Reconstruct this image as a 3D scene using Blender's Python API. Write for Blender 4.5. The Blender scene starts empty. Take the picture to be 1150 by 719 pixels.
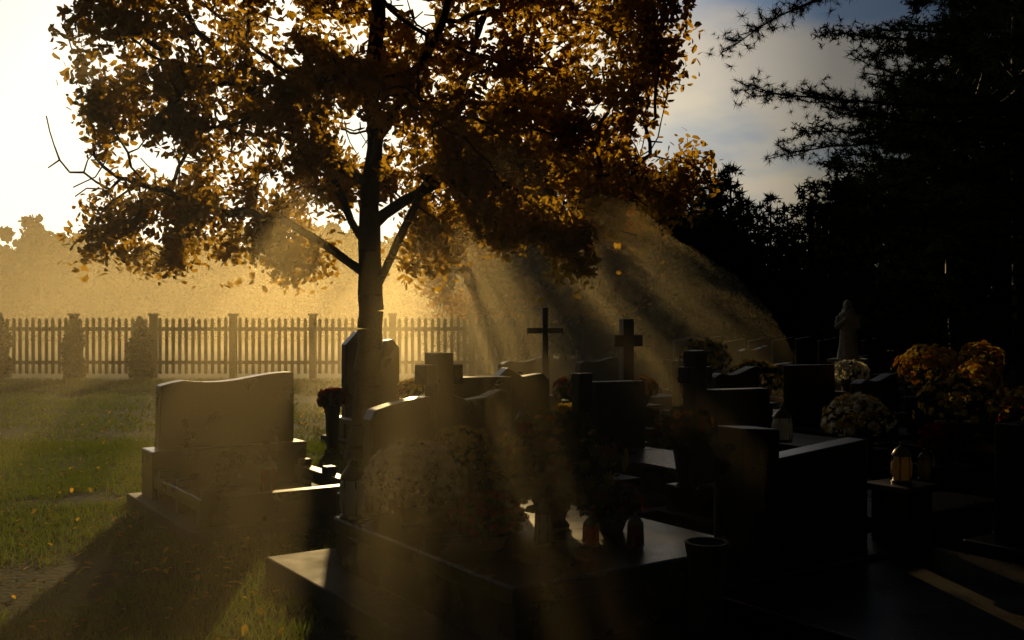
import bpy, math, random
import numpy as np
from mathutils import Vector, Matrix, noise
random.seed(7); rng=np.random.default_rng(11)
R=math.radians
scene=bpy.context.scene
scene.view_settings.view_transform='Standard'; scene.view_settings.look='None'; scene.view_settings.exposure=0
EL=R(14.5); AZ=R(-6.8)
S=Vector((math.sin(AZ)*math.cos(EL),math.cos(AZ)*math.cos(EL),math.sin(EL)))
SU=Vector((math.cos(AZ),-math.sin(AZ),0)); SV=SU.cross(S)

# ------------------------------------------------------------ materials
def newmat(name):
    m=bpy.data.materials.new(name); m.use_nodes=True
    nt=m.node_tree; nt.nodes.clear()
    out=nt.nodes.new('ShaderNodeOutputMaterial'); return m,nt,out
def stone(name,c1,c2,rough=.3,scale=90,bump=.02,spec=.5):
    m,nt,out=newmat(name); N=nt.nodes; L=nt.links
    b=N.new('ShaderNodeBsdfPrincipled'); tc=N.new('ShaderNodeTexCoord'); b.inputs['Specular IOR Level'].default_value=spec
    n=N.new('ShaderNodeTexNoise'); n.inputs['Scale'].default_value=scale; n.inputs['Detail'].default_value=4
    n2=N.new('ShaderNodeTexNoise'); n2.inputs['Scale'].default_value=3.5; n2.inputs['Detail'].default_value=6
    r=N.new('ShaderNodeValToRGB'); r.color_ramp.elements[0].position=.4; r.color_ramp.elements[1].position=.65
    r.color_ramp.elements[0].color=(*c1,1); r.color_ramp.elements[1].color=(*c2,1)
    L.new(tc.outputs['Object'],n.inputs['Vector']); L.new(tc.outputs['Object'],n2.inputs['Vector'])
    L.new(n.outputs[0],r.inputs[0]); L.new(r.outputs[0],b.inputs['Base Color'])
    mr=N.new('ShaderNodeMapRange'); mr.inputs[3].default_value=rough*.7; mr.inputs[4].default_value=min(1,rough*1.6)
    L.new(n2.outputs[0],mr.inputs[0]); L.new(mr.outputs[0],b.inputs['Roughness'])
    bp=N.new('ShaderNodeBump'); bp.inputs['Strength'].default_value=bump*5; bp.inputs['Distance'].default_value=.01
    L.new(n2.outputs[0],bp.inputs['Height']); L.new(bp.outputs[0],b.inputs['Normal'])
    L.new(b.outputs[0],out.inputs[0]); return m
def leafy(name,c1,c2,trans=.4,scale=6.0,tcol=None):
    m,nt,out=newmat(name); N=nt.nodes; L=nt.links
    tc=N.new('ShaderNodeTexCoord'); n=N.new('ShaderNodeTexNoise'); n.inputs['Scale'].default_value=scale; n.inputs['Detail'].default_value=5
    r=N.new('ShaderNodeValToRGB'); r.color_ramp.elements[0].position=.35; r.color_ramp.elements[1].position=.65
    r.color_ramp.elements[0].color=(*c1,1); r.color_ramp.elements[1].color=(*c2,1)
    L.new(tc.outputs['Object'],n.inputs['Vector']); L.new(n.outputs[0],r.inputs[0])
    d=N.new('ShaderNodeBsdfDiffuse'); t=N.new('ShaderNodeBsdfTranslucent'); mx=N.new('ShaderNodeMixShader')
    mx.inputs[0].default_value=trans
    L.new(r.outputs[0],d.inputs[0])
    if tcol: 
        mu=N.new('ShaderNodeMixRGB'); mu.blend_type='MIX'; mu.inputs[0].default_value=.6; mu.inputs[2].default_value=(*tcol,1)
        L.new(r.outputs[0],mu.inputs[1]); L.new(mu.outputs[0],t.inputs[0])
    else: L.new(r.outputs[0],t.inputs[0])
    L.new(d.outputs[0],mx.inputs[1]); L.new(t.outputs[0],mx.inputs[2]); L.new(mx.outputs[0],out.inputs[0]); return m
M={}
M['granite']=stone('black_granite',(.007,.006,.005),(.026,.022,.019),.25,90,.006)
M['granite2']=stone('brown_granite',(.016,.012,.009),(.04,.032,.026),.5,90,.02)
M['base']=stone('weathered_base_stone',(.02,.016,.012),(.045,.036,.028),.8,45,.10,.2)
M['concrete']=stone('terrazzo',(.03,.027,.023),(.06,.054,.046),.7,60,.04,.25)
M['iron']=stone('wrought_iron',(.02,.018,.016),(.035,.03,.028),.5)
M['wood']=stone('fence_wood',(.10,.085,.06),(.17,.14,.10),.7,20,.05)
M['statue']=stone('weathered_stone',(.30,.28,.22),(.45,.41,.33),.7,30,.06)
M['pot']=stone('pot_clay',(.04,.022,.015),(.07,.04,.03),.6)
M['bark']=stone('bark',(.018,.013,.009),(.045,.034,.025),.95,35,.5)
M['oakleaf']=leafy('oak_leaves',(.045,.032,.006),(.14,.10,.015),.52,1.8,(.85,.50,.04))
M['mapleleaf']=leafy('maple_leaves',(.16,.06,.008),(.26,.13,.018),.42,1.5,(.7,.30,.02))
M['needle']=leafy('pine_needles',(.008,.014,.006),(.02,.032,.011),.1,3)
M['thuja']=leafy('thuja_foliage',(.015,.03,.01),(.04,.06,.02),.2,6)
M['farleaf']=leafy('forest_foliage',(.02,.02,.008),(.05,.038,.014),.12,.2)
M['grass']=leafy('grass_blades',(.035,.06,.008),(.09,.105,.015),.45,.9,(.16,.21,.012))
M['green']=leafy('plant_leaves',(.012,.025,.006),(.035,.05,.014),.3,20)
M['white']=leafy('cream_petals',(.72,.68,.48),(.85,.80,.62),.4,25)
M['yellow']=leafy('yellow_petals',(.42,.29,.03),(.6,.44,.07),.38,25)
M['orange']=leafy('orange_petals',(.34,.12,.015),(.46,.2,.03),.38,25)
M['red']=leafy('red_petals',(.12,.010,.008),(.24,.03,.015),.4,25)
def glass(name,col,tr=.6):
    m,nt,out=newmat(name); N=nt.nodes; L=nt.links
    b=N.new('ShaderNodeBsdfPrincipled'); b.inputs['Base Color'].default_value=(*col,1); b.inputs['Roughness'].default_value=.15
    t=N.new('ShaderNodeBsdfTranslucent'); t.inputs[0].default_value=(*col,1)
    n=N.new('ShaderNodeTexNoise'); n.inputs['Scale'].default_value=30
    bp=N.new('ShaderNodeBump'); bp.inputs['Strength'].default_value=.2; L.new(n.outputs[0],bp.inputs['Height']); L.new(bp.outputs[0],b.inputs['Normal'])
    mx=N.new('ShaderNodeMixShader'); mx.inputs[0].default_value=tr
    L.new(b.outputs[0],mx.inputs[1]); L.new(t.outputs[0],mx.inputs[2]); L.new(mx.outputs[0],out.inputs[0]); return m
M['glass_w']=glass('opal_glass',(.7,.66,.55)); M['glass_r']=glass('red_glass',(.5,.02,.012)); M['glass_y']=glass('amber_glass',(.55,.42,.16),.5)
M['cap']=stone('lantern_metal',(.12,.09,.04),(.2,.16,.08),.35)

def ground_mat():
    m,nt,out=newmat('grass_soil'); N=nt.nodes; L=nt.links
    b=N.new('ShaderNodeBsdfPrincipled'); b.inputs['Roughness'].default_value=.95; b.inputs['Specular IOR Level'].default_value=.05
    tc=N.new('ShaderNodeTexCoord')
    n=N.new('ShaderNodeTexNoise'); n.inputs['Scale'].default_value=1.1; n.inputs['Detail'].default_value=8
    n2=N.new('ShaderNodeTexNoise'); n2.inputs['Scale'].default_value=22; n2.inputs['Detail'].default_value=6
    for q in (n,n2): L.new(tc.outputs['Object'],q.inputs['Vector'])
    r=N.new('ShaderNodeValToRGB'); e=r.color_ramp.elements
    e[0].position=.38; e[0].color=(.012,.018,.004,1); e[1].position=.66; e[1].color=(.022,.022,.008,1)
    mm=N.new('ShaderNodeMath'); mm.operation='ADD'; m2=N.new('ShaderNodeMath'); m2.operation='MULTIPLY'; m2.inputs[1].default_value=.5
    L.new(n.outputs[0],mm.inputs[0]); L.new(n2.outputs[0],mm.inputs[1]); L.new(mm.outputs[0],m2.inputs[0]); L.new(m2.outputs[0],r.inputs[0])
    L.new(r.outputs[0],b.inputs['Base Color'])
    bp=N.new('ShaderNodeBump'); bp.inputs['Strength'].default_value=.9; bp.inputs['Distance'].default_value=.05
    L.new(n2.outputs[0],bp.inputs['Height']); L.new(bp.outputs[0],b.inputs['Normal']); L.new(b.outputs[0],out.inputs[0]); return m
M['ground']=ground_mat()

# ------------------------------------------------------------ mesh builder
class MB:
    def __init__(s): s.v=[];s.f=[];s.m=[];s.mats=[];s.n=0
    def mi(s,k):
        if k not in s.mats: s.mats.append(k)
        return s.mats.index(k)
    def add(s,v,f,k):
        v=np.asarray(v,float); s.v.append(v); i=s.mi(k)
        for q in f: s.f.append([a+s.n for a in q]); s.m.append(i)
        s.n+=len(v)
    def addnp(s,v,f,k):
        i=s.mi(k); s.v.append(v); fl=(f+s.n).tolist(); s.f+=fl; s.m+=[i]*len(fl); s.n+=len(v)
    def box(s,x0,x1,y0,y1,z0,z1,k):
        v=[(x,y,z) for z in (z0,z1) for y in (y0,y1) for x in (x0,x1)]
        s.add(v,[(0,2,3,1),(4,5,7,6),(0,1,5,4),(2,6,7,3),(0,4,6,2),(1,3,7,5)],k)
    def prism(s,prof,y0,y1,k):
        n=len(prof); v=[(x,y0,z) for x,z in prof]+[(x,y1,z) for x,z in prof]
        f=[tuple(range(n)),tuple(range(2*n-1,n-1,-1))]+[(i,n+i,n+(i+1)%n,(i+1)%n) for i in range(n)]
        s.add(v,f,k)
    def lathe(s,prof,k,c=(0,0,0),seg=16):
        v=[];f=[];n=len(prof)
        for i in range(seg):
            a=2*math.pi*i/seg
            for r,z in prof: v.append((c[0]+r*math.cos(a),c[1]+r*math.sin(a),c[2]+z))
        for i in range(seg):
            j=(i+1)%seg
            for q in range(n-1): f.append((i*n+q,j*n+q,j*n+q+1,i*n+q+1))
        s.add(v,f,k)
    def tube(s,p0,p1,r0,r1,k,seg=6,cap=False):
        p0=Vector(p0);p1=Vector(p1);d=(p1-p0)
        if d.length<1e-6:return
        q=d.normalized().to_track_quat('Z','Y'); v=[]
        for p,r in((p0,r0),(p1,r1)):
            for i in range(seg):
                a=2*math.pi*i/seg; w=p+q@Vector((r*math.cos(a),r*math.sin(a),0)); v.append(tuple(w))
        f=[(i,(i+1)%seg,seg+(i+1)%seg,seg+i) for i in range(seg)]
        if cap: f+=[tuple(range(seg-1,-1,-1)),tuple(range(seg,2*seg))]
        s.add(v,f,k)
    def mesh(s,name,smooth=False):
        me=bpy.data.meshes.new(name); V=np.concatenate(s.v)
        me.from_pydata(V.tolist(),[],s.f)
        for k in s.mats: me.materials.append(M[k])
        me.polygons.foreach_set('material_index',s.m)
        if smooth: me.polygons.foreach_set('use_smooth',[True]*len(s.f))
        me.update(); return me
    def obj(s,name,loc=(0,0,0),rot=0,parent=None,bevel=0,smooth=False):
        o=bpy.data.objects.new(name,s.mesh(name,smooth)); scene.collection.objects.link(o)
        o.location=loc; o.rotation_euler=(0,0,rot)
        if parent: o.parent=parent
        if bevel:
            b=o.modifiers.new('bev','BEVEL'); b.width=bevel; b.segments=2; b.limit_method='ANGLE'; b.angle_limit=R(30)
        return o
def empty(name,loc=(0,0,0),rot=0):
    e=bpy.data.objects.new(name,None); e.location=loc; e.rotation_euler=(0,0,rot); e.empty_display_size=.2
    scene.collection.objects.link(e); return e
def rotmats(n):
    q=rng.normal(size=(n,4)); q/=np.linalg.norm(q,axis=1)[:,None]; w,x,y,z=q.T
    return np.stack([1-2*(y*y+z*z),2*(x*y-z*w),2*(x*z+y*w),2*(x*y+z*w),1-2*(x*x+z*z),2*(y*z-x*w),2*(x*z-y*w),2*(y*z+x*w),1-2*(x*x+y*y)],1).reshape(n,3,3)
def scatter(mb,tv,tf,pos,k,smin=.7,smax=1.3,rm=None):
    n=len(pos); 
    if n==0:return
    rm=rotmats(n) if rm is None else rm
    s=rng.uniform(smin,smax,n)
    V=np.einsum('nij,kj->nki',rm,np.asarray(tv,float))*s[:,None,None]+pos[:,None,:]
    kk=len(tv); F=(np.asarray(tf)[None]+ (np.arange(n)*kk)[:,None,None]).reshape(-1,len(tf[0]))
    mb.addnp(V.reshape(-1,3),F,k)
LEAF_V=[(0,-.5,0),(.24,-.25,.03),(.2,.12,.04),(.08,.5,-.03),(-.22,.3,.03),(-.26,-.12,.05)]
LEAF_F=[tuple(range(6))]
def leafT(s): return [(a*s,b*s,c*s) for a,b,c in LEAF_V]

# ------------------------------------------------------------ trees
# openings cut through the foliage along the sunlight to shape the light shafts
# (u across, v up, in metres, in the plane perpendicular to the sunlight; radius)
OPEN=[(-1.7,.8,.10),(-1.2,.6,.09),(-.95,1.05,.07),(-.85,.2,.10),(-.5,.55,.08),(-.4,-.25,.10),(.05,.25,.07),(.5,-.05,.09),(.75,.65,.07),(1.2,.25,.09),(1.55,.85,.07),(-2.4,.35,.12),(-1.4,1.2,.07),(.3,.8,.06),(2.1,.05,.09),(-1.5,-.1,.10),(-2.2,1.1,.10),(2.6,.9,.09),(.9,-.6,.13),(1.7,-.75,.14),(2.5,-.5,.13),(3.2,-.9,.15),(-3.0,.0,.12),(-1.95,.1,.08),(-.7,-.1,.07)]
def gapmask(P,thr,sc,off=0.0):
    u=P@np.array(SU); v=P@np.array(SV)
    keep=np.array([noise.noise(Vector((a*sc,b*sc,off)))+.35*noise.noise(Vector((a*sc*2.3,b*sc*2.3,off+7)))>thr for a,b in zip(u,v)])  # noise gaps also run along the sunlight, made for the shafts
    wob=np.array([noise.noise(Vector((a*5,b*5,1)))*.45+1 for a,b in zip(u,v)])
    for (a,b,r) in OPEN: keep&=~(np.hypot(u-a,v-b)<r*wob)
    return keep
def colonise(attr,nodes,parents,step=.17,infl=1.3,kill=.24,iters=110):
    P=[np.array(p,float) for p in nodes]; par=list(parents)
    A=attr.copy(); NP=np.array(P)
    D=np.linalg.norm(A[:,None]-NP[None],axis=2); ni=D.argmin(1); nd=D.min(1)
    for it in range(iters):
        if len(A)==0:break
        act=nd<infl*(1.0 if it>6 else 3)
        if not act.any(): act=nd<nd.min()+.3
        new=[];
        for j in np.unique(ni[act]):
            sel=act&(ni==j); d=A[sel]-P[j]; d/=np.linalg.norm(d,axis=1)[:,None]+1e-9; g=d.mean(0)+rng.normal(size=3)*.16
            g/=np.linalg.norm(g)+1e-9; new.append((j,P[j]+g*step))
        base=len(P)
        for j,p in new: P.append(p); par.append(j)
        Q=np.array([p for _,p in new]); D=np.linalg.norm(A[:,None]-Q[None],axis=2); m=D.min(1); mi=D.argmin(1)
        up=m<nd; nd[up]=m[up]; ni[up]=mi[up]+base
        keep=nd>kill; A=A[keep];nd=nd[keep];ni=ni[keep]
    return np.array(P),par
def radii(P,par,tip=.008,e=2.2):
    n=len(P); acc=np.zeros(n)
    for i in range(n-1,-1,-1):
        if acc[i]==0: acc[i]=tip**e
        if par[i]>=0: acc[par[i]]+=acc[i]
    return acc**(1/e)
def build_tree(name,loc,attr,nodes,parents,leafmat,nleaf,leafsize,tip=.008,e=2.2,spread=.13,flare=True,barkmat='bark',leafr=.02,filt=None,gap=None):
    P,par=colonise(attr,nodes,parents); r=radii(P,par,tip,e)
    root=empty(name,loc)
    mb=MB()
    for i in range(1,len(P)):
        j=par[i]; r0,r1=r[j],r[i]
        r0=min(r0,r1*1.35)
        if flare and P[j][2]<.6: r0*=1+.9*(1-P[j][2]/.6)**2
        if flare and P[i][2]<.6: r1*=1+.9*(1-P[i][2]/.6)**2
        mb.tube(P[j],P[i],r0,r1,barkmat,10 if r1>.05 else 5 if r1>.02 else 4)
    mb.obj('trunk_and_limbs',parent=root,smooth=True)
    thin=np.where((r<leafr)&(P[:,2]>1.9))[0]
    if filt: thin=np.array([i for i in thin if filt(P[i])])
    pick=rng.choice(thin,nleaf); pos=P[pick]+rng.normal(size=(nleaf,3))*spread
    if gap: pos=pos[gapmask(pos+np.array(loc),*gap)]
    mb=MB(); scatter(mb,leafT(leafsize),LEAF_F,pos,leafmat,.6,1.3); mb.obj('leaves',parent=root)
    return root

# main oak
TX,TY=-1.68,11.5
def oak():
    n=14000; p=rng.uniform(-1,1,(n,3)); p=p[np.linalg.norm(p,axis=1)<1]
    C=np.array([.15,0,5.0]); RR=np.array([3.6,3.0,3.5])
    p=p*RR+C
    out=[]
    for q in p:
        x,y,z=q
        side=min(1,max(0,(abs(x-.1)-.9)/1.2))
        zmin=3.1-1.0*side+ .35*noise.noise(Vector((x*1.2,y*1.2,3)))
        if z<zmin: continue
        e=math.sqrt((((q-C)/RR)**2).sum())
        if e<.5 and random.random()<.75: continue
        if noise.noise(Vector((x*1.0+5,y*1.0,z*1.3)))<-.08: continue
        if random.random()<.55: out.append(q)
    for c,rad,cnt in [((3.5,0,3.3),(.4,.6,.4),60),((2.9,.3,2.95),(.45,.6,.3),60),((-2.8,0,2.7),(.4,.7,.35),50),((-3.1,-.2,3.3),(.35,.6,.5),60),((-1.3,-.3,2.55),(.4,.5,.2),26),((1.7,.3,2.75),(.6,.5,.25),40),((2.3,0,2.45),(.35,.5,.2),26),((-2.1,0,2.45),(.4,.5,.2),26),((-.9,.1,2.25),(.25,.4,.15),14),((1.0,.2,2.5),(.4,.4,.2),24)]:
        for i in range(cnt): out.append(np.array(c)+rng.normal(size=3)*np.array(rad)*.6)
    A=np.array(out)
    nodes=[(0,0,-.05)];par=[-1]
    def limb(start,pts,seg=.2):
        cur=start
        for p in pts:
            a=np.array(nodes[cur]);b=np.array(p);k=max(1,int(np.linalg.norm(b-a)/seg))
            for i in range(1,k+1):
                nodes.append(tuple(a+(b-a)*i/k+rng.normal(size=3)*.018)); par.append(cur); cur=len(nodes)-1
        return cur
    limb(0,[(-.03,0,.6),(.02,0,1.5),(.05,0,2.1),(.02,.02,2.7),(.1,0,3.6),(.05,.05,4.6),(.15,0,5.6),(.1,0,6.8)])
    def near(z): return min(range(len(nodes)),key=lambda i:abs(nodes[i][2]-z)+3*abs(nodes[i][0]-.05)+abs(nodes[i][1]))
    limb(near(1.95),[(.3,-.1,2.35),(.55,-.15,2.9),(.95,-.2,3.7),(1.3,-.2,4.8)])
    limb(near(2.4),[(-.2,.1,2.75),(-.45,.1,3.4),(-.8,.1,4.4)])
    limb(near(2.1),[(-.4,-.1,2.4),(-.9,-.3,2.75),(-1.7,-.4,2.85),(-2.4,-.4,3.1)])
    limb(near(2.6),[(.4,.3,3.0),(.9,.5,3.3),(1.6,.5,3.2),(2.3,.4,3.35),(3.0,.3,3.3)])
    limb(near(3.1),[(-.5,-.5,3.5),(-1.3,-.7,4.2)])
    limb(near(3.4),[(.4,-.7,3.9),(.9,-1.4,4.5)])
    return build_tree('oak_tree',(TX,TY,0),A,nodes,par,'oakleaf',92000,.10,tip=.0080,e=2.25,spread=.12,
        filt=lambda q: q[2]<2.9 or noise.noise(Vector((q[0]*1.05+9,q[1]*.8,q[2]*1.15+2)))>-.18, gap=(-.34,1.6,3.0))
oak()

def small_tree(name,loc,h0,h1,rad,nl,mat,size=.13,leafr=.03):
    n=1500; p=rng.uniform(-1,1,(n,3)); p=p[np.linalg.norm(p,axis=1)<1]; c=(h0+h1)/2; hh=(h1-h0)/2
    out=[]
    for q in p:
        if noise.noise(Vector(q*2.3)+Vector(loc))<-.1: continue
        out.append(q*np.array([rad,rad*.9,hh])+np.array([0,0,c]))
    nodes=[(0,0,-.05)];par=[-1]; k=int((h0+.4*hh)/.2)
    for i in range(1,k+1): nodes.append((.05*math.sin(i*.4),.03*math.cos(i*.6),i*.2)); par.append(i-1)
    build_tree(name,loc,np.array(out)[:560],nodes,par,mat,nl,size,tip=.008,e=2.4,spread=.22,leafr=leafr,gap=(-.25,1.3,5.0))
small_tree('maple_tree',(-.7,29,0),1.3,7.9,2.3,24000,'mapleleaf',.17)
small_tree('maple_tree',(2.2,31,0),1.2,8.0,2.5,24000,'mapleleaf',.18)

# pine
def needle_tuft(n,rad,w,flat=1.0):
    v=[];f=[]
    for i in range(n):
        d=rng.normal(size=3); d[2]=d[2]*flat+.25; d/=np.linalg.norm(d); s=np.cross(d,rng.normal(size=3)); s/=np.linalg.norm(s)
        k=len(v); v+=[tuple(s*w),tuple(-s*w),tuple(d*rad*rng.uniform(.6,1))]; f.append((k,k+1,k+2))
    return v,f
def pine_mesh(h,zlow,rad,seed,tuftn,tuftr,w,extra=()):
    random.seed(seed); mb=MB(); tips=[]
    prev=(0,0,-.1)
    K=14
    for i in range(1,K+1):
        z=h*i/K; p=(.12*math.sin(i*.7+seed),.1*math.cos(i*.9),z); mb.tube(prev,p,.2*(1-(i-1)/K)+.02,.2*(1-i/K)+.02,'bark',8); prev=p
    br=[]
    z=zlow
    while z<h:
        t=(z-zlow)/(h-zlow); Lm=rad*(1-t**1.8)*random.uniform(.6,1.05)+.25
        for b in range(3): br.append((z+random.uniform(-.1,.1),random.uniform(0,6.283),Lm*random.uniform(.6,1.05),.12))
        z+=random.uniform(.22,.38)
    br+=list(extra)
    for (z,a,L,up) in br:
            cur=Vector((0,0,z)); dirv=Vector((math.cos(a),math.sin(a),up)); n=max(3,int(L/.3)); 
            for i in range(n):
                dirv=(dirv+Vector((random.gauss(0,.11),random.gauss(0,.11),random.gauss(-.01,.07)))).normalized()
                nx=cur+dirv*(L/n); r=.045*(1-i/n)+.006; mb.tube(cur,nx,r,r*.85,'bark',4)
                if i>=n*.2:
                    for s in (-1,1,random.choice((-1,1))):
                        sd=(dirv+s*Vector((-dirv.y,dirv.x,0))*random.uniform(.5,1.3)+Vector((0,0,random.uniform(-.3,.35)))).normalized(); SL=random.uniform(.25,.8)*(1-.5*i/n)
                        c2=nx; m=3
                        for q in range(m):
                            n2=c2+(sd+Vector((0,0,.1*q)))*SL/m; mb.tube(c2,n2,.009,.006,'bark',3); c2=n2; tips.append(tuple(c2))
                cur=nx
            tips.append(tuple(cur))
    T=np.array(tips); T=np.concatenate([T,T+rng.normal(size=T.shape)*.10,T+rng.normal(size=T.shape)*.10])
    tv,tf=needle_tuft(tuftn,tuftr,w); scatter(mb,tv,tf,T,'needle',.6,1.25)
    return mb.mesh('pine')
def place(name,me,loc,rz=0,s=1,parent=None):
    o=bpy.data.objects.new(name,me); scene.collection.objects.link(o); o.location=loc; o.rotation_euler=(0,0,rz); o.scale=(s,s,s); o.parent=parent; return o
PI=math.pi
pm=pine_mesh(12,2.4,3.9,3,22,.125,.0045,extra=[(4.7,PI,4.9,.0),(4.5,PI*1.06,4.5,.03),(4.9,PI*.95,4.4,.0),(3.9,PI*1.02,4.0,.0),(4.2,PI*.9,4.0,0),(6.6,PI*1.02,5.6,.02),(6.4,PI*1.08,5.0,0),(3.1,PI*1.05,3.6,0)])
pm2=pine_mesh(13,1.2,4.2,9,12,.16,.012)
place('pine_tree',pm,(8.2,13.6,0),0)
for (x,y,r,s) in [(11.2,17.2,2,1),(9.8,22,4,.95),(13.5,20,1,1.05),(8.9,17.5,3.3,.8),(15.5,25,5,1.1),(12.2,27,2.6,1)]: place('pine_tree',pm2,(x,y,0),r,s)

# distant pine forest
def far_pine(h,seed):
    random.seed(seed); mb=MB(); mb.tube((0,0,-.2),(0,0,h*.93),.2,.04,'bark',6); pts=[]
    z=h*.08
    while z<h:
        t=z/h; L=(2.1*(1-t)**.75+.15)*random.uniform(.6,1.15)
        for b in range(5):
            a=random.uniform(0,6.283)
            k=max(1,int(L/.35))
            for i in range(k):
                rr=L*(i+1)/k; pts.append((rr*math.cos(a)+random.gauss(0,.12),rr*math.sin(a)+random.gauss(0,.12),z-rr*.12+random.gauss(0,.12)))
        z+=h*.028
    tv,tf=needle_tuft(12,.5,.06); scatter(mb,tv,tf,np.array(pts),'needle',.6,1.2); return mb.mesh('forest_pine')
fp=[far_pine(9,i) for i in (1,2,3,4)]
forest=empty('pine_forest')
random.seed(21)
for i in range(80):
    x=random.uniform(4,38); y=random.uniform(36,54)
    s=(y/45)*random.uniform(.72,1.03)*.97
    place('forest_pine',random.choice(fp),(x,y,0),random.uniform(0,6),s,forest)
for i in range(28):
    x=random.uniform(-2.2,6); y=random.uniform(38,46); place('forest_pine',random.choice(fp),(x,y,0),random.uniform(0,6),random.uniform(.65,.88)*(1 if x>-1 else .85),forest)
for i in range(22):
    x=random.uniform(5,24); y=random.uniform(27,34); place('forest_pine',random.choice(fp),(x,y,0),random.uniform(0,6),random.uniform(.42,.62),forest)
# distant deciduous wood
def far_dec(seed):
    random.seed(seed); mb=MB(); mb.tube((0,0,-1),(0,0,14),.5,.2,'bark',6)
    pts=[]
    for c in range(20):
        cx,cy,cz=random.gauss(0,3.0),random.gauss(0,3.0),(random.uniform(5,19) if c<15 else random.uniform(1,5)); r=random.uniform(1.6,3.4)*(1.1-cz/36)
        d=rng.normal(size=(110,3)); d/=np.linalg.norm(d,axis=1)[:,None]; pts.append(d*r*rng.uniform(.6,1.1,(110,1))+np.array([cx,cy,cz]))
    P=np.concatenate(pts); scatter(mb,leafT(1.4),LEAF_F,P,'farleaf',.6,1.2); return mb.mesh('wood_tree')
fd=[far_dec(i) for i in (5,6,7)]
wood=empty('distant_woodland'); random.seed(4)
for i in range(150):
    x=-135+i*1.15+random.uniform(-3,3); y=random.uniform(125,175)
    place('wood_tree',random.choice(fd),(x,y,-1),random.uniform(0,6),random.uniform(.6,1.1)*(y/185),wood)
for i in range(46):
    x=-62+i*1.25+random.uniform(-2,2); y=random.uniform(74,92)
    place('wood_tree',random.choice(fd),(x,y,-1),random.uniform(0,6),random.uniform(.22,.40),wood)

# ------------------------------------------------------------ ground + grass
mb=MB(); mb.add([(-700,-300,0),(700,-300,0),(700,1200,0),(-700,1200,0)],[(0,1,2,3)],'ground'); mb.obj('ground')
def grass():
    mb=MB()
    def area(n,x0,x1,y0,y1,h,w,thin=False):
        p=np.stack([rng.uniform(x0,x1,n),y0+(y1-y0)*rng.uniform(0,1,n)**1.2,np.zeros(n)],1)
        nz=np.array([noise.noise(Vector((a*.9,b*.9,0)))+.5*noise.noise(Vector((a*3,b*3,4)))+.42 for a,b,_ in p])
        if thin: nz=nz-np.clip((6.5-p[:,1])*.08,0,.16)  # blades thinned towards the camera, standing in for shade on the near lawn
        p=p[nz>rng.uniform(-.1,.35,n)]; n=len(p)
        a=rng.uniform(0,6.283,n); hh=rng.uniform(.5,1.4,n)*h; lean=rng.normal(size=(n,2))*h*.5
        s=np.stack([np.cos(a)*w,np.sin(a)*w,np.zeros(n)],1); tip=p+np.stack([lean[:,0],lean[:,1],hh],1)
        V=np.stack([p-s,p+s,tip],1).reshape(-1,3); F=np.arange(3*n).reshape(n,3); mb.addnp(V,F,'grass')
    area(120000,-7.5,-1.0,4.0,13,.055,.004,True)
    area(45000,-14,-.8,12,27,.06,.008)
    area(14000,-1.2,6,3.5,14,.045,.004)
    mb.obj('grass')
    mb=MB(); n=3400
    p=np.stack([rng.normal(-2.0,3.0,n),rng.uniform(3.6,18,n),rng.uniform(.015,.04,n)],1)
    scatter(mb,leafT(.07),LEAF_F,p,'oakleaf',.6,1.1,rm=np.array([np.array(Matrix.Rotation(random.uniform(0,6.28),3,'Z')@Matrix.Rotation(random.gauss(0,.35),3,'X')) for _ in range(n)]))
    mb.obj('fallen_leaves')
grass()

# ------------------------------------------------------------ fence & thuja
def fence():
    root=empty('picket_fence',(0,27.5,0))
    mb=MB(); x=-16.5
    while x<-.5:
        mb.box(x-.09,x+.09,-.09,.09,0,1.72,'wood'); mb.box(x-.12,x+.12,-.12,.12,1.72,1.78,'wood')
        px=x+.2
        while px<x+2.2-.1:
            h=1.62+random.uniform(-.02,.02); dx=random.uniform(-.008,.008); mb.prism([(px-.045,.12),(px+.045,.12),(px+.045+dx,h),(px+dx,h+.05),(px-.045+dx,h)],-.06,-.035,'wood'); px+=.18
        mb.box(x+.09,x+2.11,-.03,.02,.38,.48,'wood'); mb.box(x+.09,x+2.11,-.03,.02,1.3,1.4,'wood')
        x+=2.2
    mb.obj('pickets_rails_posts',parent=root)
fence()
def thuja(x,y,h,r):
    mb=MB(); n=2600; t=rng.uniform(0,1,n); a=rng.uniform(0,6.283,n); rr=r*np.minimum(1,(1-t)*2.6)**.8*rng.uniform(.5,1.1,n)*(.85+.15*np.sin(a*3+t*9))
    p=np.stack([rr*np.cos(a),rr*np.sin(a),.05+t*h],1); mb.tube((0,0,0),(0,0,h*.8),.05,.02,'bark',6)
    scatter(mb,leafT(.15),LEAF_F,p,'thuja',.5,1.2); mb.obj('thuja_shrub',(x,y,0))
thuja(-11.9,27.0,1.66,.28); thuja(-10.1,27.0,1.6,.32); thuja(-13.9,27.0,1.7,.28)

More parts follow.
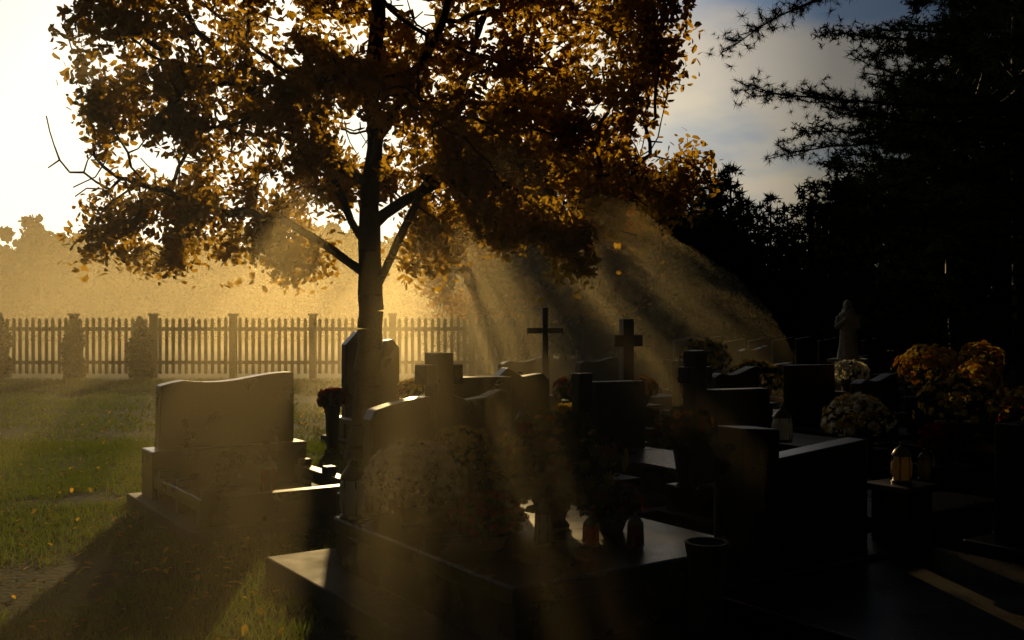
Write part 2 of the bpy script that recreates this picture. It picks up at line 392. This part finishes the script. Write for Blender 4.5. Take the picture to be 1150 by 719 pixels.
# ------------------------------------------------------------ graves
TH=R(34)
def wave_profile(w,h,kind):
    a=w/2
    if kind=='wave':
        pr=[(-a,0),(a,0),(a,h*.995)]
        for i in range(13):
            t=i/12; x=a*.97-t*w*.97; z=h*(.93+.07*math.cos(2*math.pi*(t*.82+.02))+ (.035*math.sin(math.pi*t)) -(.10*max(0,t-.85)/.15)); pr.append((x,z))
        return pr
    if kind=='dome':
        return [(-a,0),(a,0),(a,h*.82)]+[(a*math.cos(math.pi*i/10),h*.82+h*.18*math.sin(math.pi*i/10)) for i in range(1,10)]+[(-a,h*.82)]
    if kind=='slantL': return [(-a,0),(a,0),(a,h),(a*.3,h*.97),(-a*.4,h*.92),(-a*.85,h*.88),(-a,h*.78)]
    if kind=='slantR': return [(-a,0),(a,0),(a,h*.86),(a*.9,h*.98),(a*.7,h),(a*.2,h*.93),(-a*.5,h*.9),(-a,h*.97)]
    if kind=='peak': return [(-a,0),(a,0),(a,h*.80),(a*.75,h*.9),(0,h*.86),(-a*.55,h),(-a,h*.84)]
    if kind=='skew': return [(-a,0),(a,0),(a,h),(-a,h*.9)]
    return [(-a,0),(a,0),(a,h*.985),(-a,h)]
def cross(mb,x,y,z0,z1,arm,w,t,k,az=.72):
    mb.box(x-w/2,x+w/2,y-t/2,y+t/2,z0,z1,k); za=z0+(z1-z0)*az
    mb.box(x-arm,x-w/2+.001,y-t/2+.003,y+t/2-.003,za-w/2,za+w/2,k); mb.box(x+w/2-.001,x+arm,y-t/2+.003,y+t/2-.003,za-w/2,za+w/2,k)
def grave(x,y,w=.9,h=1.0,kind='flat',base=.3,L=1.8,slab=.35,mat='granite',rot=TH,name='grave',extra=None,plinth=None,t=.14,frame=False):
    root=empty(name,(x,y,0),rot)
    pw=plinth or w*1.25
    mb=MB(); mb.box(-pw/2-.1,pw/2+.1,-L-.15,.3,-.05,.1,'concrete'); mb.obj('foundation',parent=root,bevel=.01)
    mb=MB(); mb.box(-pw/2,pw/2,-.17,.2,.095,base,mat); mb.obj('plinth',parent=root,bevel=.012)
    mb=MB(); hs=wave_profile(w,h-base,kind); mb.prism([(a,b+base-.004) for a,b in hs],-t/2+.02,t/2+.02,mat); mb.obj('headstone',parent=root,bevel=.01)
    mb=MB()
    if frame:
        for sx in (-1,1):
            mb.box(sx*(pw/2-.07)-.06,sx*(pw/2-.07)+.06,-L+.12,-.175,.2,.3,mat)
            for yy in (-L+.06,-L*.55,-.28): mb.box(sx*(pw/2-.07)-.05,sx*(pw/2-.07)+.05,yy-.05,yy+.05,.095,.36,mat)
        mb.box(-pw/2,pw/2,-L,-L+.115,.095,.3,mat); mb.box(-pw/2+.2,pw/2-.2,-L+.3,-.3,.095,.18,mat)
        mb.obj('grave_frame',parent=root,bevel=.008)
    else:
        mb.box(-pw/2+.03,pw/2-.03,-L,-.175,.095,slab-.07,mat); mb.box(-pw/2-.01,pw/2+.01,-L-.04,-.173,slab-.072,slab,mat)
        mb.obj('ledger_slab',parent=root,bevel=.01)
    if extra:
        mb=MB(); extra(mb); mb.obj('cross',parent=root,bevel=.008)
    return root
# near left double tombstone
grave(-2.52,8.8,1.2,1.13,'wave',.5,1.5,plinth=1.36,frame=True,t=.16)
# main foreground grave
def main_grave():
    root=empty('grave',(-.48,6.42,0),TH)
    mb=MB(); mb.box(-1.02,1.0,-2.45,.35,-.05,.14,'base'); mb.obj('foundation',parent=root,bevel=.012)
    mb=MB(); mb.box(-.76,.64,-2.02,-.2,.137,.36,'granite'); mb.box(-.80,.68,-2.06,-.17,.358,.45,'granite'); mb.obj('ledger_slab',parent=root,bevel=.012)
    mb=MB(); mb.box(-.62,.6,-.165,.2,.137,.52,'granite'); mb.obj('plinth',parent=root,bevel=.01)
    mb=MB(); mb.prism([(a-.29,b+.517) for a,b in wave_profile(.42,.6,'slantL')],-.06,.07,'granite'); mb.prism([(a+.31,b+.517) for a,b in wave_profile(.44,.62,'slantR')],-.06,.07,'granite'); mb.obj('headstone',parent=root,bevel=.012)
    mb=MB(); cross(mb,0.01,.0,.517,1.39,.14,.13,.16,'granite',.84); mb.obj('cross',parent=root,bevel=.01)
main_grave()
# centre graves
def cr(x,z0,z1,arm,w=.1,t=.12,k='granite',az=.75): return lambda mb: cross(mb,x,.02,z0,z1,arm,w,t,k,az)
grave(-.31,9.1,.68,1.09,'flat',.35,1.7)
grave(1.02,9.6,.62,1.02,'flat',.35,1.7,extra=cr(-.42,.34,1.1,.06,.16))
grave(1.85,8.1,.62,1.05,'flat',.3,1.8,plinth=1.25,extra=cr(-.48,.29,1.36,.13,.13,.14,az=.82))
def tallblock(mb):
    mb.prism([(-.60,.33),(-.33,.33),(-.33,1.04),(-.60,1.06)],-.08,.12,'granite'); cross(mb,-.465,-.085,.62,.95,.07,.022,.02,'granite2')
grave(1.6,5.35,.86,.94,'skew',.33,1.8,slab=.3,plinth=1.75,extra=tallblock)
grave(3.25,5.9,1.1,1.02,'flat',.35,1.9,mat='granite')
grave(3.6,12,.78,1.07,'flat',.3,1.7); grave(3.95,10.8,.66,1.02,'wave',.3,1.7)
grave(-1.85,13.1,.78,1.46,'peak',.35,1.7)
grave(4.9,8.2,1.0,1.0,'dome',.3,1.7)
# crosses
def cross_grave(x,y,z1,arm,w,rot):
    root=empty('grave_cross',(x,y,0),rot)
    mb=MB(); mb.box(-.3,.3,-.2,.2,-.05,.3,'granite'); mb.box(-.2,.2,-.14,.14,.297,.62,'granite'); mb.obj('pedestal',parent=root,bevel=.015)
    mb=MB(); cross(mb,0,0,.617,z1,arm,w,w*.9,'iron',.74); mb.obj('cross',parent=root,bevel=.006)
cross_grave(.43,13,1.76,.24,.075,R(8)); cross_grave(1.38,12,1.61,.19,.14,R(20)); 
random.seed(5)
kinds=['flat','wave','dome','skew','peak','flat']
for (x,y) in [(2.7,14.5),(.2,15.5),(4.4,16.8),(5.9,14.2),(1.5,17.5),(7.2,16.4),(3.2,19),(5.0,20.5),(.1,11.3),(2.5,11.2),(6.6,19),(8.3,20.5)]:
    grave(x,y,random.uniform(.65,.95),random.uniform(.85,1.08),random.choice(kinds),.3,1.6,mat=random.choice(['granite','granite2']))
for i in range(9): grave(3.9+i*.62,22.5+i*.25,.5,1.22+random.uniform(-.05,.05),'skew',.3,1.5,mat='granite2',rot=R(10))

# ------------------------------------------------------------ flowers, lanterns, vases
def rosette(r,layers=2,n=9):
    v=[];f=[]
    for l in range(layers):
        rr=r*(1-.35*l); up=.15+.55*l
        for i in range(n):
            a=2*math.pi*(i+.5*l)/n; w=math.pi/n*.8
            d=(math.cos(a),math.sin(a)); k=len(v)
            v+=[(0,0,.0),(rr*.6*math.cos(a-w),rr*.6*math.sin(a-w),rr*up*.5),(rr*d[0],rr*d[1],rr*up),(rr*.6*math.cos(a+w),rr*.6*math.sin(a+w),rr*up*.5)]
            f.append((k,k+1,k+2,k+3))
    return v,f
def align(dirs):
    out=[]
    for d in dirs: out.append(np.array(Vector(d).to_track_quat('Z','Y').to_matrix()@Matrix.Rotation(random.uniform(0,6.28),3,'Z')))
    return np.array(out)
def mum(x,y,z,r,col,n=260,fr=.032,name='chrysanthemum_pot',squash=.8,pot=True,col2=None,pothgt=.2,leafn=500):
    mb=MB()
    if pot: mb.lathe([(0,0),(r*.38,0),(r*.42,.02),(r*.52,pothgt*.85),(r*.58,pothgt*.85),(r*.58,pothgt),(r*.5,pothgt),(0,pothgt*.9)],'pot',(0,0,0),18)
    c=np.array([0,0,(pothgt if pot else 0)+r*.42])
    d=rng.normal(size=(n,3)); d/=np.linalg.norm(d,axis=1)[:,None]; d[:,2]=np.where(d[:,2]<-.35,-d[:,2],d[:,2])
    lump=np.array([1+.22*noise.noise(Vector(q*2.2)+Vector((x,y,z))*3) for q in d])
    P=d*(r*lump*rng.uniform(.9,1.04,n))[:,None]*np.array([1,1,squash])+c
    tv,tf=rosette(fr); rm=align(d+rng.normal(size=d.shape)*.25)
    if col2:
        h=n//2; scatter(mb,tv,tf,P[:h],col,.7,1.25,rm[:h]); scatter(mb,tv,tf,P[h:],col2,.7,1.25,rm[h:])
    else: scatter(mb,tv,tf,P,col,.7,1.25,rm)
    d=rng.normal(size=(leafn,3)); d/=np.linalg.norm(d,axis=1)[:,None]; P=d*(r*rng.uniform(.55,.93,leafn))[:,None]*np.array([1,1,squash])+c
    scatter(mb,leafT(.06),LEAF_F,P,'green',.6,1.2)
    for i in range(14):
        a=random.uniform(0,6.28); rr=r*.6; mb.tube((0,0,(pothgt*.8 if pot else -.1)),(rr*math.cos(a),rr*math.sin(a),c[2]),.006,.004,'green',4)
    mb.obj(name,(x,y,z))
mum(-.56,5.72,.452,.27,'white',560,.03,pothgt=.1)
mum(-.12,5.02,.452,.19,'red',260,.022,pothgt=.07,squash=.65)
mum(.54,5.42,.452,.17,'red',200,.022,pothgt=.08,squash=.7)
mum(-.3,6.05,.452,.16,'yellow',140,.03,pothgt=.3)
def bouquet(x,y,z,r,vh,cols,n=90,fr=.06,name='flower_bouquet'):
    mb=MB(); mb.lathe([(0,0),(.075,0),(.08,.015),(.055,.05),(.085,vh*.7),(.1,vh),(.085,vh),(.06,vh*.6),(0,vh*.5)],'concrete',(0,0,0),18)
    d=rng.normal(size=(n,3)); d/=np.linalg.norm(d,axis=1)[:,None]; d[:,2]=np.abs(d[:,2])*1.1-.25; P=d*(r*rng.uniform(.75,1.12,n))[:,None]*np.array([1.1,1,.85])+np.array([0,0,vh+r*.45])
    tv,tf=rosette(fr,3,11); rm=align(d+rng.normal(size=d.shape)*.2); k=len(cols)
    for i,cn in enumerate(cols): scatter(mb,tv,tf,P[i::k],cn,.6,1.2,rm[i::k])
    for q in P: mb.tube((0,0,vh*.8),q,.005,.003,'green',3)
    m=n*9; d=rng.normal(size=(m,3)); d/=np.linalg.norm(d,axis=1)[:,None]; P=d*(r*rng.uniform(.3,1.02,m))[:,None]*np.array([1.05,1,.85])+np.array([0,0,vh+r*.42])
    scatter(mb,leafT(.1),LEAF_F,P,'green',.6,1.2); mb.obj(name,(x,y,z))
bouquet(.24,5.5,.452,.33,.22,['yellow','orange','yellow','yellow','red'],100,.055)
bouquet(-.02,5.75,.452,.2,.2,['yellow','yellow'],40,.05)
bouquet(1.28,7.35,.352,.2,.35,['orange','red'],40,.045)
mum(-2.2,12.2,.0,.17,'red',140,.04,pothgt=.55)
mum(-1.25,12.6,.0,.2,'yellow',120,.04,pothgt=.6,col2='orange')
for (x,y,z,r,c,c2) in [(2.75,14.2,.75,.36,'yellow','green'),(3.1,12.7,.55,.34,'yellow','green'),(4.75,14.0,.6,.25,'white',None),(3.2,9.2,.42,.3,'yellow','white'),
     (4.3,9.6,.5,.36,'yellow','green'),(4.6,11.0,.75,.36,'yellow','orange'),(.75,12.2,.5,.25,'red','green'),(3.9,9.0,.3,.2,'red',None),(2.2,10.3,.3,.22,'yellow',None),(5.6,12,.6,.3,'yellow','orange'),(4.1,7.2,.35,.25,'white','yellow'),(1.7,13,.5,.2,'orange',None),(5.2,10.2,.4,.3,'yellow','red'),(6.2,13.2,.8,.3,'yellow','orange'),(.6,10.4,.35,.2,'yellow',None)]:
    mb=MB(); mb.box(-.16,.16,-.16,.16,-.05,z-.03,'granite'); mb.box(-.2,.2,-.2,.2,z-.032,z,'granite'); mb.obj('flower_stand',(x,y,0),TH,bevel=.01)
    mum(x,y,z,r,c,int(700*r),.042,col2=c2,pothgt=.12,leafn=350)
def lantern(x,y,z,h,r,g,name='grave_lantern'):
    mb=MB()
    mb.lathe([(0,0),(r*.95,0),(r*.95,h*.06),(r*.8,h*.08)],'cap',seg=18)
    mb.lathe([(r*.78,h*.07),(r*.95,h*.2),(r*.98,h*.45),(r*.8,h*.64),(r*.7,h*.66)],g,seg=18)
    mb.lathe([(r*.9,h*.655),(r*.92,h*.69),(r*.8,h*.74),(r*.55,h*.83),(r*.22,h*.88),(r*.2,h*.93),(r*.26,h*.96),(0,h)],'cap',seg=18)
    for i in range(6):
        a=i*math.pi/3; mb.tube((r*.97*math.cos(a),r*.97*math.sin(a),h*.06),(r*.86*math.cos(a),r*.86*math.sin(a),h*.67),.004,.004,'cap',4)
    mb.obj(name,(x,y,z),smooth=True)
lantern(-.93,5.78,.452,.34,.075,'glass_w'); lantern(-.80,5.9,.452,.2,.05,'glass_w')
lantern(.16,5.1,.452,.24,.045,'glass_w'); lantern(.40,5.05,.452,.17,.042,'glass_r'); lantern(.62,5.0,.452,.19,.042,'glass_r')
lantern(.09,7.75,.352,.62,.085,'glass_w'); lantern(2.55,9.4,.45,.35,.1,'glass_w')
mb=MB(); mb.box(-.12,.12,-.12,.12,-.05,.62,'granite'); mb.box(-.15,.15,-.15,.15,.618,.66,'granite'); mb.obj('lantern_stand',(2.25,5.75,0),TH,bevel=.01)
lantern(2.25,5.75,.66,.24,.06,'glass_y')
lantern(-2.0,8.2,.18,.3,.07,'glass_r')
for (x,y,z) in [(2.0,7.0,.352),(3.6,8.7,.2),(-.15,8.3,.352)]: lantern(x,y,z,.28,.06,random.choice(['glass_r','glass_y']))
mb=MB(); mb.lathe([(0,0),(.085,0),(.09,.02),(.075,.06),(.08,.3),(.095,.36),(.1,.40),(.085,.4),(.075,.35),(0,.3)],'granite2',seg=24); mb.obj('stone_vase',(.88,4.5,.2),smooth=False,bevel=.003)

# ------------------------------------------------------------ statue
def statue(x,y,z):
    root=empty('mourning_statue',(x,y,0),R(-25))
    mb=MB(); mb.box(-.32,.32,-.32,.32,-.05,.22,'statue'); mb.box(-.24,.24,-.24,.24,.218,z-.06,'statue'); mb.box(-.29,.29,-.29,.29,z-.062,z,'statue'); mb.obj('pedestal',parent=root,bevel=.015)
    mb=MB(); seg=28
    prof=[(0,.17,.16,0),(.05,.17,.16,0),(.2,.145,.135,0),(.38,.13,.115,0),(.48,.125,.11,0),(.56,.115,.10,0),(.64,.135,.105,-.01),(.70,.15,.10,-.02),(.74,.13,.085,-.025),(.765,.07,.06,-.035),(.79,.055,.055,-.045)]
    v=[];f=[]
    for (h,a,b,cy) in prof:
        for i in range(seg):
            t=2*math.pi*i/seg; fold=1+(.07*math.sin(7*t+h*3)*(1-h/.7) if h<.6 else 0)
            v.append((a*fold*math.cos(t),b*fold*math.sin(t)+cy,h))
    for l in range(len(prof)-1):
        for i in range(seg): f.append((l*seg+i,l*seg+(i+1)%seg,(l+1)*seg+(i+1)%seg,(l+1)*seg+i))
    f.append(tuple(range(seg-1,-1,-1))); f.append(tuple((len(prof)-1)*seg+i for i in range(seg))); mb.add(v,f,'statue')
    def ball(c,r,sc=(1,1,1),tilt=0):
        n=10; vv=[];ff=[]
        for a in range(n+1):
            p=math.pi*a/n
            for b in range(16):
                t=2*math.pi*b/16; q=Matrix.Rotation(tilt,3,'X')@Vector((r*sc[0]*math.sin(p)*math.cos(t),r*sc[1]*math.sin(p)*math.sin(t),r*sc[2]*math.cos(p))); vv.append((c[0]+q.x,c[1]+q.y,c[2]+q.z))
        for a in range(n):
            for b in range(16): ff.append((a*16+b,(a+1)*16+b,(a+1)*16+(b+1)%16,a*16+(b+1)%16))
        mb.add(vv,ff,'statue')
    ball((0,-.075,.86),.068,(.82,.95,1.2),R(28)); ball((0,-.045,.865),.08,(.95,.85,1.2),R(25)); ball((0,.0,.76),.09,(1.15,.8,1.2)); ball((0,-.142,.842),.014)
    for s in (-1,1):
        mb.tube((s*.135,-.02,.69),(s*.155,-.05,.53),.05,.047,'statue',10,True); ball((s*.155,-.05,.53),.047)
        mb.tube((s*.155,-.05,.53),(s*.02,-.16,.64),.045,.026,'statue',10,True)
        mb.tube((s*.018,-.158,.63),(s*.008,-.175,.71),.022,.012,'statue',8,True)
    o=mb.obj('figure',parent=root); o.location=(0,0,z-.01)
    r=o.modifiers.new('rm','REMESH'); r.mode='VOXEL'; r.voxel_size=.011; r.use_smooth_shade=True
statue(5.4,16,.98)

# ------------------------------------------------------------ mist
def mistmat(name,dens,g,col=(1,.85,.52)):
    m,nt,out=newmat(name); v=nt.nodes.new('ShaderNodeVolumeScatter'); v.inputs['Density'].default_value=dens; v.inputs['Anisotropy'].default_value=g; v.inputs['Color'].default_value=(*col,1)
    nt.links.new(v.outputs[0],out.inputs['Volume']); M[name]=m
mistmat('mist_bank',.0062,.70); mistmat('mist_near',.030,.68); mistmat('mist_mid',.012,.68)
def bank(c,r,k):
    mb=MB(); seg=24;n=14;v=[];f=[]
    for a in range(n+1):
        p=math.pi*a/n
        for b in range(seg):
            t=2*math.pi*b/seg; v.append((r[0]*math.sin(p)*math.cos(t),r[1]*math.sin(p)*math.sin(t),r[2]*math.cos(p)))
    for a in range(n):
        for b in range(seg): f.append((a*seg+b,(a+1)*seg+b,(a+1)*seg+(b+1)%seg,a*seg+(b+1)%seg))
    mb.add(v,f,k); mb.obj('ground_mist',c)
bank((-14,37,0),(20,19,6.0),'mist_bank')
bank((-2.0,3.5,1.15),(2.9,1.8,1.6),'mist_near')
bank((.6,18.5,.3),(4.4,7,3.2),'mist_mid')

# ------------------------------------------------------------ light
sun=bpy.data.lights.new('sun','SUN'); sun.energy=5; sun.angle=R(.5); sun.color=(1,.67,.26)
so=bpy.data.objects.new('sun',sun); scene.collection.objects.link(so); so.rotation_euler=S.to_track_quat('Z','Y').to_euler(); so.location=(-10,60,20)
w=bpy.data.worlds.new('World'); scene.world=w; w.use_nodes=True; nt=w.node_tree; N=nt.nodes; L=nt.links; N.clear()
out=N.new('ShaderNodeOutputWorld'); bg=N.new('ShaderNodeBackground'); sky=N.new('ShaderNodeTexSky'); sky.sky_type='NISHITA'; sky.sun_disc=False
sky.sun_elevation=EL; sky.sun_rotation=AZ; sky.dust_density=1.2; sky.air_density=1.0
mn=N.new('ShaderNodeVectorMath'); mn.operation='MINIMUM'; mn.inputs[1].default_value=(15,13.5,10.5); L.new(sky.outputs[0],mn.inputs[0])
tc=N.new('ShaderNodeTexCoord'); dt=N.new('ShaderNodeVectorMath'); dt.operation='DOT_PRODUCT'
ca,ce=R(-20),R(12); dt.inputs[1].default_value=(math.sin(ca)*math.cos(ce),math.cos(ca)*math.cos(ce),math.sin(ce))
L.new(tc.outputs['Generated'],dt.inputs[0])
# cloud cover is thin to the left of the sun; grey to the right; added dimming of the unseen sky keeps ambient light low
cr_=N.new('ShaderNodeValToRGB'); e=cr_.color_ramp.elements; e[0].position=.0; e[0].color=(.02,.02,.02,1); e[1].position=1; e[1].color=(1.0,1.0,1.0,1)
for p,c in((.6,.045),(.8,.17),(.88,.46),(.94,.92)): q=e.new(p); q.color=(c,c,c,1)
L.new(dt.outputs['Value'],cr_.inputs[0])
ad=N.new('ShaderNodeVectorMath'); ad.operation='ADD'; ad.inputs[1].default_value=(3.6,3.1,2.3); L.new(mn.outputs[0],ad.inputs[0])
mu=N.new('ShaderNodeMixRGB'); mu.blend_type='MULTIPLY'; mu.inputs[0].default_value=1; L.new(ad.outputs[0],mu.inputs[1]); L.new(cr_.outputs[0],mu.inputs[2])
# broken clouds
mp=N.new('ShaderNodeMapping'); mp.inputs['Scale'].default_value=(1.6,1.6,4.5); mp.inputs['Rotation'].default_value=(0,R(18),0); L.new(tc.outputs['Generated'],mp.inputs[0])
nz=N.new('ShaderNodeTexNoise'); nz.inputs['Scale'].default_value=2.2; nz.inputs['Detail'].default_value=5; nz.inputs['Roughness'].default_value=.5; L.new(mp.outputs[0],nz.inputs['Vector'])
rp=N.new('ShaderNodeValToRGB'); rp.color_ramp.elements[0].position=.42; rp.color_ramp.elements[0].color=(.42,.62,1.0,1); rp.color_ramp.elements[1].position=.58; rp.color_ramp.elements[1].color=(1.12,1.08,1.04,1)
L.new(nz.outputs[0],rp.inputs[0])
m2=N.new('ShaderNodeMixRGB'); m2.blend_type='MULTIPLY'; L.new(mu.outputs[0],m2.inputs[1]); L.new(rp.outputs[0],m2.inputs[2])
ff=N.new('ShaderNodeMapRange'); ff.inputs[1].default_value=.93; ff.inputs[2].default_value=.83; L.new(dt.outputs['Value'],ff.inputs[0]); L.new(ff.outputs[0],m2.inputs[0])
L.new(m2.outputs[0],bg.inputs[0]); bg.inputs[1].default_value=.08; L.new(bg.outputs[0],out.inputs[0])

# ------------------------------------------------------------ camera
cam=bpy.data.cameras.new('camera'); co=bpy.data.objects.new('camera',cam); scene.collection.objects.link(co)
cam.lens=35; cam.sensor_width=36; cam.clip_end=2000; cam.clip_start=.05
co.location=(0,0,1.6); co.rotation_euler=(R(90),0,0); scene.camera=co
print('faces',sum(len(o.data.polygons) for o in bpy.data.objects if o.type=='MESH'))
